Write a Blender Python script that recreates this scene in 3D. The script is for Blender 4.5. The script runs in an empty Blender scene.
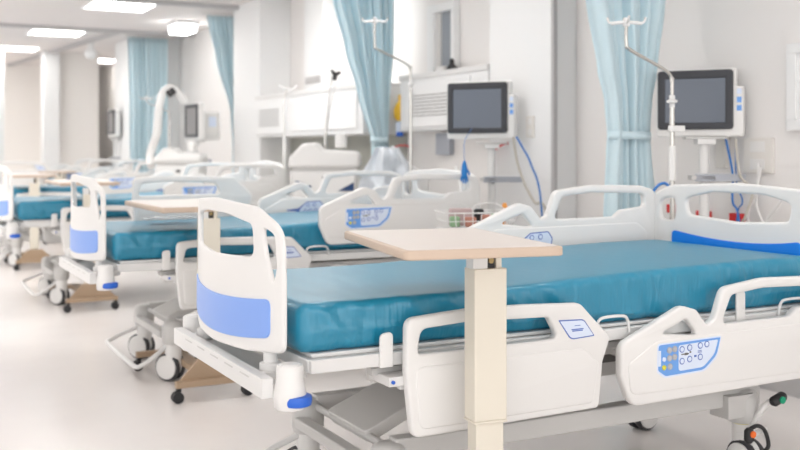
import bpy, bmesh, math, random
from mathutils import Vector, Matrix, noise
random.seed(7)
SC = bpy.context.scene
COL = SC.collection
PI = math.pi

# ------------------------------------------------------------------ materials
def mat(name, col, rough=0.5, metal=0.0, spec=0.5, bump=None, emit=None, estr=0, alpha=1, trans=0, coat=0):
    m = bpy.data.materials.new(name); m.use_nodes = True
    nt = m.node_tree; b = nt.nodes['Principled BSDF']
    b.inputs['Base Color'].default_value = (*col, 1)
    b.inputs['Roughness'].default_value = rough
    b.inputs['Metallic'].default_value = metal
    b.inputs['Specular IOR Level'].default_value = spec
    b.inputs['Coat Weight'].default_value = coat
    b.inputs['Alpha'].default_value = alpha
    b.inputs['Transmission Weight'].default_value = trans
    if emit:
        b.inputs['Emission Color'].default_value = (*emit, 1)
        b.inputs['Emission Strength'].default_value = estr
    if bump:
        sc, st, dist = bump
        tc = nt.nodes.new('ShaderNodeTexCoord'); n = nt.nodes.new('ShaderNodeTexNoise')
        mp = nt.nodes.new('ShaderNodeMapping')
        if isinstance(sc, tuple): mp.inputs['Scale'].default_value = sc; n.inputs['Scale'].default_value = 1
        else: n.inputs['Scale'].default_value = sc
        n.inputs['Detail'].default_value = 3
        bp = nt.nodes.new('ShaderNodeBump'); bp.inputs['Strength'].default_value = st; bp.inputs['Distance'].default_value = dist
        nt.links.new(tc.outputs['Object'], mp.inputs[0]); nt.links.new(mp.outputs[0], n.inputs['Vector'])
        nt.links.new(n.outputs['Fac'], bp.inputs['Height']); nt.links.new(bp.outputs[0], b.inputs['Normal'])
    return m

M = {}
M['white'] = mat('white_plastic', (.81,.80,.785), .38, bump=(60,.03,.001))
M['metalwhite'] = mat('white_painted_steel', (.76,.755,.745), .35)
M['lgrey'] = mat('light_grey_paint', (.60,.59,.575), .4)
M['grey'] = mat('grey_cover', (.70,.685,.665), .42)
M['dgrey'] = mat('dark_grey_mechanism', (.13,.125,.12), .5)
M['black'] = mat('black_rubber', (.02,.02,.022), .5)
M['panelblue'] = mat('lilac_blue_panel', (.24,.40,.86), .4)
M['headblue'] = mat('vivid_blue_panel', (.0,.22,.82), .4)
M['buttonblue'] = mat('royal_blue_plastic', (.02,.13,.62), .3)
M['ctrlblue'] = mat('control_panel_blue', (.16,.38,.82), .4)
M['ctrlwhite'] = mat('control_panel_white', (.72,.80,.95), .4)
M['lineblue'] = mat('printed_blue_line', (.10,.18,.52), .5)
M['yellow'] = mat('yellow_button', (.75,.68,.05), .4)
M['green'] = mat('green_pedal', (.0,.30,.16), .4)
M['orange'] = mat('orange_pedal', (.85,.16,.02), .4)
M['red'] = mat('red_plastic', (.70,.03,.03), .4)
M['tan'] = mat('beige_edge', (.60,.47,.37), .45)
M['laminate'] = mat('pale_laminate', (.80,.74,.695), .4, bump=(150,.02,.001))
M['cream'] = mat('cream_paint', (.76,.71,.61), .4)
M['brown'] = mat('brown_beige_board', (.42,.30,.20), .5)
M['brass'] = mat('brass_lock', (.30,.22,.10), .4, metal=.7)
M['chrome'] = mat('steel_pole', (.62,.60,.57), .22, metal=.85)
M['bezel'] = mat('dark_bezel', (.035,.037,.045), .4)
M['screen'] = mat('monitor_screen', (.10,.12,.16), .22, spec=.8)
M['screen2'] = mat('far_monitor_screen', (.22,.21,.21), .5)
M['bag'] = mat('clear_plastic_sheet', (.86,.90,.95), .2, alpha=.75)
M['cableblue'] = mat('blue_cable', (.02,.18,.55), .4)
M['cablegrey'] = mat('beige_cable', (.55,.52,.46), .5)
M['trimgrey'] = mat('grey_trim', (.48,.47,.47), .6)
M['socket'] = mat('socket_cream', (.78,.75,.71), .4)
M['windowglass'] = mat('dim_window_glass', (.34,.36,.39), .1)
M['wall'] = mat('wall_paint', (.84,.815,.80), .7, bump=(180,.05,.001))
M['wallbeige'] = mat('beige_wall_paint', (.90,.87,.84), .7, bump=(180,.05,.001))
M['wallwhite'] = mat('white_wall_paint', (.84,.84,.84), .6)
M['recess'] = mat('grey_green_wall_panel', (.40,.40,.36), .6)
M['ceil'] = mat('ceiling_paint', (.80,.76,.745), .8)
M['light'] = mat('lamp_diffuser', (1,1,1), .5, emit=(1,.985,.96), estr=7.5)
M['slot'] = mat('louvre_gap', (.28,.27,.26), .7)

M['grey2'] = mat('blue_grey_bar', (.42,.44,.49), .4)
M['lgreywhite'] = mat('off_white_ledge', (.74,.73,.72), .5)
M['yellow2'] = mat('amber_yellow_plastic', (.90,.55,.04), .4)
M['headnavy'] = mat('navy_marking', (.01,.05,.16), .4)
M['buttonblue2'] = mat('bright_blue_rubber', (.01,.20,.58), .45)
M['orange2'] = mat('orange_plastic', (.90,.38,.08), .4)
M['tyre'] = mat('dark_tyre', (.045,.045,.05), .5)
M['ctrlgrey'] = mat('button_grey', (.50,.50,.52), .35)

def teal():
    m = mat('teal_vinyl', (.003,.235,.385), .38, spec=.75, coat=.35)
    m.node_tree.nodes['Principled BSDF'].inputs['Coat Roughness'].default_value = .35
    nt = m.node_tree; b = nt.nodes['Principled BSDF']
    tc = nt.nodes.new('ShaderNodeTexCoord')
    mp = nt.nodes.new('ShaderNodeMapping'); mp.inputs['Scale'].default_value = (26,5,3.5); mp.inputs['Rotation'].default_value=(0,.25,0)
    n = nt.nodes.new('ShaderNodeTexNoise'); n.inputs['Scale'].default_value = 1; n.inputs['Detail'].default_value = 2
    geo = nt.nodes.new('ShaderNodeNewGeometry'); sx = nt.nodes.new('ShaderNodeSeparateXYZ')
    mr = nt.nodes.new('ShaderNodeMapRange'); mr.inputs['From Min'].default_value = .35; mr.inputs['From Max'].default_value = .9
    mr.inputs['To Min'].default_value = .55; mr.inputs['To Max'].default_value = .06
    ml = nt.nodes.new('ShaderNodeMath'); ml.operation = 'MULTIPLY'
    bp = nt.nodes.new('ShaderNodeBump'); bp.inputs['Distance'].default_value = .02; bp.inputs['Strength'].default_value = .9
    L = nt.links.new
    L(tc.outputs['Object'], mp.inputs[0]); L(mp.outputs[0], n.inputs['Vector'])
    L(geo.outputs['True Normal'], sx.inputs[0]); L(sx.outputs['Z'], mr.inputs['Value'])
    L(n.outputs['Fac'], ml.inputs[0]); L(mr.outputs[0], ml.inputs[1]); L(ml.outputs[0], bp.inputs['Height'])
    L(bp.outputs[0], b.inputs['Normal'])
    b.inputs['Sheen Weight'].default_value = .0
    b.inputs['Sheen Roughness'].default_value = .4
    return m
M['teal'] = teal()

def curtain_mat():
    m = mat('pale_blue_curtain_cloth', (.78,.94,1.0), .85, spec=.2, bump=(220,.1,.001))
    nt = m.node_tree; b = nt.nodes['Principled BSDF']; out = nt.nodes['Material Output']
    tr = nt.nodes.new('ShaderNodeBsdfTranslucent'); tr.inputs[0].default_value = (.68,.92,1.0,1)
    mx = nt.nodes.new('ShaderNodeMixShader'); mx.inputs[0].default_value = .18
    nt.links.new(b.outputs[0], mx.inputs[1]); nt.links.new(tr.outputs[0], mx.inputs[2]); nt.links.new(mx.outputs[0], out.inputs[0])
    return m
M['curtain'] = curtain_mat()

def floor_mat():
    m = mat('polished_vinyl_floor', (.80,.765,.735), .25, spec=.5)
    nt = m.node_tree; b = nt.nodes['Principled BSDF']; L = nt.links.new
    tc = nt.nodes.new('ShaderNodeTexCoord')
    n = nt.nodes.new('ShaderNodeTexNoise'); n.inputs['Scale'].default_value = 1.3; n.inputs['Detail'].default_value = 4
    cr = nt.nodes.new('ShaderNodeValToRGB')
    cr.color_ramp.elements[0].color = (.85,.81,.79,1); cr.color_ramp.elements[1].color = (.89,.85,.83,1)
    cr.color_ramp.elements[0].position = .35; cr.color_ramp.elements[1].position = .65
    L(tc.outputs['Object'], n.inputs['Vector']); L(n.outputs['Fac'], cr.inputs[0]); L(cr.outputs[0], b.inputs['Base Color'])
    n2 = nt.nodes.new('ShaderNodeTexNoise'); n2.inputs['Scale'].default_value = 3
    bp = nt.nodes.new('ShaderNodeBump'); bp.inputs['Strength'].default_value = .05; bp.inputs['Distance'].default_value = .02
    L(tc.outputs['Object'], n2.inputs['Vector']); L(n2.outputs['Fac'], bp.inputs['Height']); L(bp.outputs[0], b.inputs['Normal'])
    return m
M['floor'] = floor_mat()

# ------------------------------------------------------------------ mesh helpers
class MB:
    """collects shapes and links them as ONE mesh object"""
    def __init__(s): s.bm = bmesh.new(); s.mats = []
    def mi(s, m):
        if m not in s.mats: s.mats.append(m)
        return s.mats.index(m)
    def _f(s, vs, i):
        try:
            f = s.bm.faces.new(vs); f.material_index = i; return f
        except ValueError: return None
    def box(s, x0, x1, y0, y1, z0, z1, m, rot=None, at=None):
        i = s.mi(m)
        v = [Vector((x,y,z)) for z in (z0,z1) for y in (y0,y1) for x in (x0,x1)]
        if rot: v = [rot @ p for p in v]
        if at: v = [p + Vector(at) for p in v]
        v = [s.bm.verts.new(p) for p in v]
        for q in ((0,2,3,1),(4,5,7,6),(0,1,5,4),(2,6,7,3),(0,4,6,2),(1,3,7,5)): s._f([v[k] for k in q], i)
    def tube(s, pts, r, m, n=10, closed=False, cap=True):
        i = s.mi(m); pts = [Vector(p) for p in pts]; N = len(pts)
        rs = r if isinstance(r, (list,tuple)) else [r]*N
        rings = []; up = None
        for k, p in enumerate(pts):
            if closed: d = pts[(k+1)%N] - pts[k-1]
            else: d = pts[min(k+1,N-1)] - pts[max(k-1,0)]
            d.normalize()
            if up is None:
                up = Vector((0,0,1)) if abs(d.z) < .9 else Vector((1,0,0))
            a = d.cross(up)
            if a.length < 1e-5: a = d.orthogonal()
            a.normalize(); b = a.cross(d).normalized(); up = b
            rings.append([s.bm.verts.new(p + (a*math.cos(t)+b*math.sin(t))*rs[k]) for t in [2*PI*j/n for j in range(n)]])
        M_ = N if closed else N-1
        for k in range(M_):
            A, B = rings[k], rings[(k+1)%N]
            for j in range(n): s._f([A[j],A[(j+1)%n],B[(j+1)%n],B[j]], i)
        if cap and not closed:
            s._f(rings[0][::-1], i); s._f(rings[-1], i)
    def lathe(s, prof, m, c=(0,0,0), axis='z', n=20, sx=1, sy=1):
        """prof: [(r, h)...]"""
        i = s.mi(m); rings = []
        for r, h in prof:
            ring = []
            for j in range(n):
                t = 2*PI*j/n; u, v = r*math.cos(t)*sx, r*math.sin(t)*sy
                p = {'z':(u,v,h),'y':(u,h,v),'x':(h,u,v)}[axis]
                ring.append(s.bm.verts.new(Vector(p)+Vector(c)))
            rings.append(ring)
        for k in range(len(rings)-1):
            A, B = rings[k], rings[k+1]
            for j in range(n): s._f([A[j],A[(j+1)%n],B[(j+1)%n],B[j]], i)
        s._f(rings[0][::-1], i); s._f(rings[-1], i)
    def poly(s, pts, thick, m, frame):
        """flat polygon pts (u,v) extruded by thick; frame(u,v,w) -> xyz"""
        i = s.mi(m); n = len(pts)
        a = [s.bm.verts.new(frame(u,v,0)) for u,v in pts]; b = [s.bm.verts.new(frame(u,v,thick)) for u,v in pts]
        s._f(a, i); s._f(b[::-1], i)
        for k in range(n): s._f([a[k],b[k],b[(k+1)%n],a[(k+1)%n]], i)
    def mesh(s, me, m, off=(0,0,0)):
        i = s.mi(m); vs = [s.bm.verts.new(v.co + Vector(off)) for v in me.vertices]
        for p in me.polygons: s._f([vs[k] for k in p.vertices], i)
    def build(s, name, parent=None, bevel=0, smooth=True, seg=2, loc=None):
        bmesh.ops.remove_doubles(s.bm, verts=s.bm.verts, dist=1e-6)
        bmesh.ops.recalc_face_normals(s.bm, faces=s.bm.faces)
        me = bpy.data.meshes.new(name); s.bm.to_mesh(me); s.bm.free()
        for m in s.mats: me.materials.append(M[m])
        if smooth:
            me.shade_smooth(); me.set_sharp_from_angle(angle=math.radians(38))
        o = bpy.data.objects.new(name, me); COL.objects.link(o)
        if parent: o.parent = parent
        if loc: o.location = loc
        if bevel:
            bv = o.modifiers.new('bevel', 'BEVEL'); bv.width = bevel; bv.segments = seg; bv.limit_method = 'ANGLE'; bv.angle_limit = math.radians(40)
            bv.harden_normals = False
        return o

def fillet(pts, r=.02, n=5):
    out = []; N = len(pts)
    for k in range(N):
        p = Vector(pts[k][:2]); rr = pts[k][2] if len(pts[k]) > 2 else r
        a = Vector(pts[k-1][:2]) - p; b = Vector(pts[(k+1)%N][:2]) - p
        la, lb = a.length, b.length; a.normalize(); b.normalize()
        cosang = max(-1, min(1, a.dot(b))); ang = math.acos(cosang)
        if rr < 1e-4 or ang > PI*.985: out.append(tuple(p)); continue
        t = min(rr/math.tan(ang/2), la*.48, lb*.48)
        A, B = p+a*t, p+b*t
        for j in range(n+1):
            u = j/n; q = A*(1-u)**2 + p*2*u*(1-u) + B*u*u
            out.append((q.x, q.y))
    return out

def profile(outline, holes=(), thick=.035, bev=.009, plane='xz', bres=2):
    """rounded board: outline and holes (u,z) -> mesh, thickness centred"""
    cu = bpy.data.curves.new('prof', 'CURVE'); cu.dimensions = '2D'; cu.fill_mode = 'BOTH'
    for pts in [outline, *holes]:
        sp = cu.splines.new('POLY'); sp.points.add(len(pts)-1); sp.use_cyclic_u = True
        for k, (u, v) in enumerate(pts): sp.points[k].co = (u, v, 0, 1)
    cu.extrude = thick/2 - bev; cu.bevel_depth = bev; cu.bevel_resolution = bres; cu.offset = -bev
    o = bpy.data.objects.new('prof', cu); COL.objects.link(o)
    dg = bpy.context.evaluated_depsgraph_get(); dg.update()
    me = bpy.data.meshes.new_from_object(o.evaluated_get(dg))
    bpy.data.objects.remove(o); bpy.data.curves.remove(cu)
    for v in me.vertices:
        u, w, t = v.co
        v.co = (u, -t, w) if plane == 'xz' else (t, u, w) if plane == 'yz' else (u, w, t)
    return me

def empty(name, loc=(0,0,0), rz=0, label=None, cat=None, group=None):
    o = bpy.data.objects.new(name, None); COL.objects.link(o); o.location = loc; o.rotation_euler = (0,0,rz)
    o.empty_display_size = .1
    return tag(o, label, cat, group)
def tag(o, label=None, cat=None, group=None, kind=None):
    if label: o['label'] = label
    if cat: o['category'] = cat
    if group: o['group'] = group
    if kind: o['kind'] = kind
    return o
def copy_tree(o, parent=None):
    c = o.copy(); COL.objects.link(c)
    if parent:
        c.parent = parent
    for ch in list(o.children): copy_tree(ch, c)
    return c
def arc(cx, cy, r, a0, a1, n=6): return [(cx+r*math.cos(a0+(a1-a0)*k/n), cy+r*math.sin(a0+(a1-a0)*k/n)) for k in range(n+1)]
def smooth_path(pts, n=6):
    P = [Vector(p) for p in pts]; out = []
    for k in range(len(P)-1):
        p0 = P[max(k-1,0)]; p1 = P[k]; p2 = P[k+1]; p3 = P[min(k+2,len(P)-1)]
        for j in range(n):
            t = j/n
            out.append(.5*((2*p1)+(p2-p0)*t+(2*p0-5*p1+4*p2-p3)*t*t+(3*p1-p0-3*p2+p3)*t**3))
    out.append(P[-1]); return out

# ------------------------------------------------------------------ camera
TH = math.radians(27.85)
cam = bpy.data.cameras.new('camera'); co = bpy.data.objects.new('camera', cam); COL.objects.link(co)
co.location = (0,0,1.28); co.rotation_euler = (PI/2, 0, -TH)
cam.sensor_width = 36; cam.lens = 1003/800*36; cam.shift_y = -75/800; cam.clip_start = .05; cam.clip_end = 200
cam.dof.use_dof = True; cam.dof.focus_distance = 3.35; cam.dof.aperture_fstop = 2.6
SC.camera = co

# ------------------------------------------------------------------ the room
XW = 4.25
def struct(mb, name, **k):
    o = mb.build(name, **k); o['kind'] = 'structure'; return o
b = MB(); b.box(-5,6.6,-2.5,24,-.1,0,'floor'); struct(b,'floor')
b = MB(); b.box(-5,6.6,-2.5,24,3.0,3.1,'ceil'); struct(b,'ceiling')
b = MB(); b.box(XW,XW+.12,-2.5,24,0,3.0,'wall'); struct(b,'wall_right')
b = MB(); b.box(-5,6.6,24,24.15,0,3.0,'wallbeige'); struct(b,'wall_back')
# partition wall closing the ward at the far end, with its column
b = MB(); b.box(2.93,3.62,18.4,18.6,0,3.0,'wallbeige'); b.box(3.55,3.62,18.6,21.4,0,3,'wallbeige'); b.box(-2,3.3,21.4,21.55,0,3.0,'wallbeige'); struct(b,'wall_partition')
b = MB(); b.box(2.66,2.93,18.25,18.6,0,3.0,'wallwhite'); struct(b,'trim_1',bevel=.01)
b = MB(); b.box(1.80,2.02,18.25,18.6,0,3.0,'wallwhite'); struct(b,'trim_2',bevel=.01)
# wall piers standing out between the bays
b = MB(); b.box(4.05,XW,5.47,6.25,0,3.0,'wallwhite'); struct(b,'trim_3',bevel=.006)
b = MB(); b.box(4.045,4.075,5.455,5.485,0,3.0,'trimgrey'); struct(b,'trim_4')
b = MB(); b.box(3.88,XW,10.72,11.65,0,3.0,'wallwhite'); struct(b,'trim_5',bevel=.006)
b = MB(); b.box(3.5,XW,15.4,16.5,0,3.0,'wallwhite'); struct(b,'trim_6',bevel=.006)
b = MB(); b.box(4.1,XW,9.45,9.95,1.9,3.0,'wallwhite'); b.box(4.085,4.1,9.5,9.9,1.98,2.05,'trimgrey'); struct(b,'trim_7',bevel=.006)
# ceiling joints
for k, (x0,x1,y0,y1) in enumerate([(-5,XW,14.5,14.62),(-5,XW,11.44,11.54)]):
    b = MB(); b.box(x0,x1,y0,y1,2.955,3.0,'trimgrey'); struct(b,'trim_%d'%(8+k))
b = MB(); b.box(-.05,.05,0,7.6,-.05,0,'trimgrey', rot=Matrix.Rotation(math.radians(5.6),3,'Z'), at=(3.13,14.62,3.0)); struct(b,'trim_10')
b = MB(); b.box(XW-.015,XW,-2.5,18,0,.1,'trimgrey'); struct(b,'baseboard_right')
# narrow window on the right wall, above the bed in the second bay
b = MB()
for q in ((7.0,7.44,2.43,2.5),(7.0,7.44,1.75,1.80),(7.0,7.05,1.8,2.43),(7.33,7.44,1.8,2.43)): b.box(XW-.06,XW,*q,'wallwhite')
w = b.build('window_1', bevel=.004); w['kind'] = 'structure'
b = MB(); b.box(XW-.012,XW-.004,7.05,7.33,1.8,2.43,'windowglass'); b.build('window_pane', parent=w)
b = MB(); b.box(XW-.03,XW-.012,7.27,7.33,1.8,2.43,'grey'); b.build('window_blind', parent=w)

# ceiling lights: flat square panels
def ceiling_light(x, y, label, w=.7, l=.7):
    t = empty('ceiling_light', (x,y,3.0), 0, label, 'ceiling light', 'ceiling lights')
    f = MB()
    for q in ((-w/2-.03,w/2+.03,-l/2-.03,-l/2),(-w/2-.03,w/2+.03,l/2,l/2+.03),(-w/2-.03,-w/2,-l/2,l/2),(w/2,w/2+.03,-l/2,l/2)): f.box(*q,-.022,-.001,'wallwhite')
    f.build('frame', t)
    g = MB(); g.box(-w/2,w/2,-l/2,l/2,-.012,-.002,'light'); g.build('diffuser', t)
    return t
ceiling_light(2.62,12.08,'square ceiling light nearest the camera, upper left, in front of the ceiling joint')
ceiling_light(2.40,15.25,'square ceiling light just beyond the ceiling joint, upper left')
ceiling_light(2.15,17.95,'square ceiling light cut by the left edge of the photo')
ceiling_light(3.97,19.6,'far ceiling light seen low through the gap beside the far pier',.4,.8)
for x, y, w_ in [(2.62,8.9,.75),(2.62,5.8,.75),(2.62,2.7,.7),(3.55,8.6,.75),(-.6,1.2,.7),(-.6,5.0,.75),(-.6,9.0,1.2),(-.6,11.5,1.2),(-.6,14,1.2),(-.9,17,1.2),(-1.2,20,1.2),(.9,20,.75)]:  # unseen: row carried on, plus fill panels added for far end and bay wall
    ceiling_light(x,y,'unseen square ceiling light over the ward, among row lamps and added fill panels',w_,w_)
# suspended white lamp box beside the pier
t = empty('ceiling_light', (3.72,13.3,3.0), 0, 'bright white box lamp hanging under the ceiling beside the far blue curtain', 'ceiling light')
f = MB(); f.box(-.15,.15,-.25,.25,-.05,-.001,'wallwhite'); f.build('mount', t)
f = MB(); f.box(-.13,.13,-.22,.22,-.15,-.05,'light'); f.build('diffuser', t, bevel=.02)
t = empty('ceiling_lamp', (3.1,16.4,3.0), 0, 'small round white lamp under the far ceiling beyond the joint', 'ceiling lamp')
f = MB(); f.lathe([(.05,-.12),(.05,-.001)],'wallwhite'); f.build('mount', t)
f = MB(); f.lathe([(.03,-.27),(.08,-.24),(.1,-.18),(.08,-.13),(.05,-.12)],'wallwhite'); f.build('lamp_shade', t)

# ------------------------------------------------------------------ hospital bed (local: x foot->head, y near->far, z up)
X0, Y0 = 1.08, 3.22
UP = .32           # travel of a side rail
def rel(pts): return [(p[0]-X0+.02, *p[1:]) for p in pts]
foot_out = fillet(rel([(1.425,.60,.05),(1.428,.764,.035),(1.645,.778,.2),(1.85,.776,.2),(2.09,.765,.04),(2.218,.64,.03),(2.185,.56,.03),(2.168,.405,.02),(1.448,.395,.035)]))
foot_hole = fillet(rel([(1.465,.652,.015),(1.478,.728,.03),(1.645,.738,.1),(1.958,.728,.02),(2.0,.655,.02)]))
head_out = fillet(rel([(2.262,.50,.04),(2.262,.61,.05),(2.545,.724,.06),(2.612,.705,.03),(2.665,.645,.02),(2.70,.665,.03),(2.745,.775,.05),(2.95,.798,.3),(3.25,.79,.05),(3.345,.765,.05),(3.345,.54,.05),(3.24,.40,.04),(2.31,.39,.06)]))
head_tri = fillet(rel([(2.44,.632,.008),(2.565,.676,.02),(2.625,.612,.012)]))
head_hole = fillet(rel([(2.735,.644,.02),(2.785,.746,.03),(2.95,.762,.2),(3.27,.752,.03),(3.275,.69,.02),(3.13,.675,.02),(3.09,.645,.02)]))
def plate(mb, pts, y0, sgn, t, m):
    mb.poly(pts, t, m, lambda u,v,w: Vector((u, y0+sgn*w, v)))

def foot_rail(side, parent):
    y = side*.51
    b = MB(); b.mesh(profile(foot_out,[foot_hole],.036,.010),'white',(0,y,0))
    b.mesh(profile(fillet(rel([(1.47,.42,.03),(1.455,.615,.03),(2.10,.615,.05),(2.165,.56,.02),(2.14,.425,.02)])),[],.044,.006),'white',(0,y,0))
    r = b.build('side_rail', parent); r['label'] = 'white plastic foot end side rail with one long grip hole'
    b = MB(); f = y+side*.0175
    P = rel([(1.995,.716,.002),(2.10,.712,.025),(2.146,.652,.003),(2.045,.647,.03)])
    plate(b, fillet(P), f, side, .002, 'lineblue')
    c = Vector((sum(p[0] for p in P)/4, sum(p[1] for p in P)/4))
    P2 = [((p[0]-c.x)*.92+c.x, (p[1]-c.y)*.88+c.y, p[2]*.9) for p in P]
    plate(b, fillet(P2), f, side, .003, 'ctrlwhite')
    for k, (w, z) in enumerate([(.026,.692),(.052,.679),(.046,.674)]):
        b.box(c.x-w/2-.002*side, c.x+w/2, f, f+side*.0038, z, z+(.002 if k==0 else .0035), 'lineblue')
    s = b.build('label_plate', r, smooth=False); s['label'] = 'small white label with a thin blue border'
    return r

def head_rail(side, parent):
    y = side*.51
    b = MB(); b.mesh(profile(head_out,[head_tri,head_hole],.036,.010),'white',(0,y,0))
    b.mesh(profile(fillet(rel([(2.30,.43,.04),(2.29,.54,.03),(2.42,.61,.04),(3.22,.615,.05),(3.30,.56,.05),(3.20,.425,.04)])),[],.044,.006),'white',(0,y,0))
    r = b.build('side_rail', parent); r['label'] = 'white plastic head end side rail with peaked hump and long grip hole'
    # outer control panel
    b = MB(); f = y+side*.021
    rel_ = rel
    def relc(p): return [(q[0]-.02,*q[1:]) for q in rel_(p)]
    P = relc([(2.446,.594,.012),(2.741,.598,.004),(2.722,.535,.06),(2.66,.488,.06),(2.478,.483,.02),(2.444,.505,.01)])
    PW = [(p[0]+(-.005 if p[0]<2.56-X0 else .005), p[1]+(.005 if p[1]>.55 else -.006), p[2]) for p in P]
    plate(b, fillet(PW), f, side, .0015, 'ctrlwhite')
    plate(b, fillet(P), f, side, .0025, 'ctrlblue')
    plate(b, fillet(relc([(2.538,.586,.012),(2.728,.591,.004),(2.710,.54,.06),(2.655,.498,.05),(2.538,.495,.012)])), f, side, .0035, 'ctrlwhite')
    plate(b, fillet(relc([(2.443,.575,.002),(2.456,.575,.002),(2.456,.52,.002),(2.443,.52,.002)])), f, side, .003, 'ctrlwhite')
    def btn(X, Z, m='lgrey', r=.0085, ring='lineblue'):
        prof = [(r,0),(r,.005),(r*.7,.007)]
        if ring: b.lathe([(r*1.4,0),(r*1.4,.0045)], ring, (X-X0, f, Z), 'y', 12) if side>0 else b.lathe([(r*1.4,0),(r*1.4,-.0045)], ring, (X-X0, f, Z), 'y', 12)
        b.lathe([(a, side*h) for a,h in prof], m, (X-X0, f, Z), 'y', 12)
    for X,Z in ((2.495,.573),(2.519,.575),(2.495,.545),(2.519,.547),(2.497,.515)): btn(X,Z,'ctrlgrey',.0085,'grey2')
    btn(2.470,.543,'ctrlwhite',.008,None); btn(2.470,.514,'yellow',.009,None)
    for X,Z in ((2.553,.571),(2.589,.574),(2.640,.577),(2.672,.579),(2.553,.529),(2.589,.533),(2.640,.536)): btn(X,Z,'ctrlwhite')
    b.box(2.550-X0,2.585-X0,f,f+side*.0045,.551,.555,'dgrey'); b.box(2.566-X0,2.580-X0,f,f+side*.0045,.549,.557,'dgrey')
    b.box(2.589-X0,2.596-X0,f,f+side*.0045,.555,.561,'dgrey')
    b.box(2.628-X0,2.648-X0,f,f+side*.0045,.5575,.5595,'lineblue'); b.box(2.628-X0,2.648-X0,f,f+side*.0045,.5525,.5545,'lineblue')
    b.box(2.611-X0,2.622-X0,f,f+side*.0045,.538,.545,'lineblue')
    s = b.build('control_panel', r, smooth=False); s['label'] = 'blue and white control panel with round buttons'
    # inner control panel
    b = MB(); f = y-side*.021
    P = rel([(2.60,.588,.015),(2.70,.592,.012),(2.725,.56,.02),(2.71,.50,.02),(2.56,.498,.012),(2.52,.525,.01),(2.455,.528,.002),(2.455,.536,.002),(2.54,.545,.01)])
    plate(b, fillet(P), f, -side, .0015, 'lineblue')
    c = Vector((2.635-X0+.02,.545)); 
    P2 = rel([(2.602,.583,.012),(2.697,.587,.012),(2.719,.558,.02),(2.705,.505,.02),(2.565,.503,.012),(2.545,.525,.01),(2.56,.55,.01)])
    plate(b, fillet(P2), f, -side, .0025, 'ctrlwhite')
    for X,Z in ((2.628,.566),(2.675,.568),(2.610,.525),(2.645,.527),(2.685,.528)):
        b.lathe([(.013,0),(.013,-side*.0035)],'lineblue',(X-X0,f,Z),'y',12)
        b.lathe([(.009,0),(.009,-side*.0045)],'ctrlwhite',(X-X0,f,Z),'y',12)
    s = b.build('control_panel', r, smooth=False); s['label'] = 'small pale control panel with blue outline on the inner face'
    return r

def bend(me_obj, x0, amp, hw):
    """curve a board standing across the bed: centre pushed by amp"""
    me = me_obj.data; bm = bmesh.new(); bm.from_mesh(me)
    for k in range(-11,12):
        g = bm.verts[:]+bm.edges[:]+bm.faces[:]
        bmesh.ops.bisect_plane(bm, geom=g, plane_co=(0,k*hw/12,0), plane_no=(0,1,0))
    for v in bm.verts: v.co.x += x0 + amp*(1-(v.co.y/hw)**2)
    bm.to_mesh(me); bm.free(); me.shade_smooth(); me.set_sharp_from_angle(angle=math.radians(35))

def board_panel(hw, ztop, zsag, zb, zbs, parent, mname, x0, amp, face):
    n = 14
    top = [(y, ztop-zsag*(1-(y/hw)**2)) for y in [hw - 2*hw*k/n for k in range(n+1)]]
    bot = [(y, zb-zbs*(1-(y/hw)**2)) for y in [-hw + 2*hw*k/n for k in range(n+1)]]
    pts = [(*top[0],.03)] + [(*p,0) for p in top[1:-1]] + [(*top[-1],.03),(*bot[0],.03)] + [(*p,0) for p in bot[1:-1]] + [(*bot[-1],.03)]
    b = MB(); b.mesh(profile(fillet(pts),[],.008,.002,'yz'),mname,(face,0,0))
    # notch marks on the centre line
    o = b.build('colour_panel', parent); bend(o, x0, amp, .43)
    return o

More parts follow.
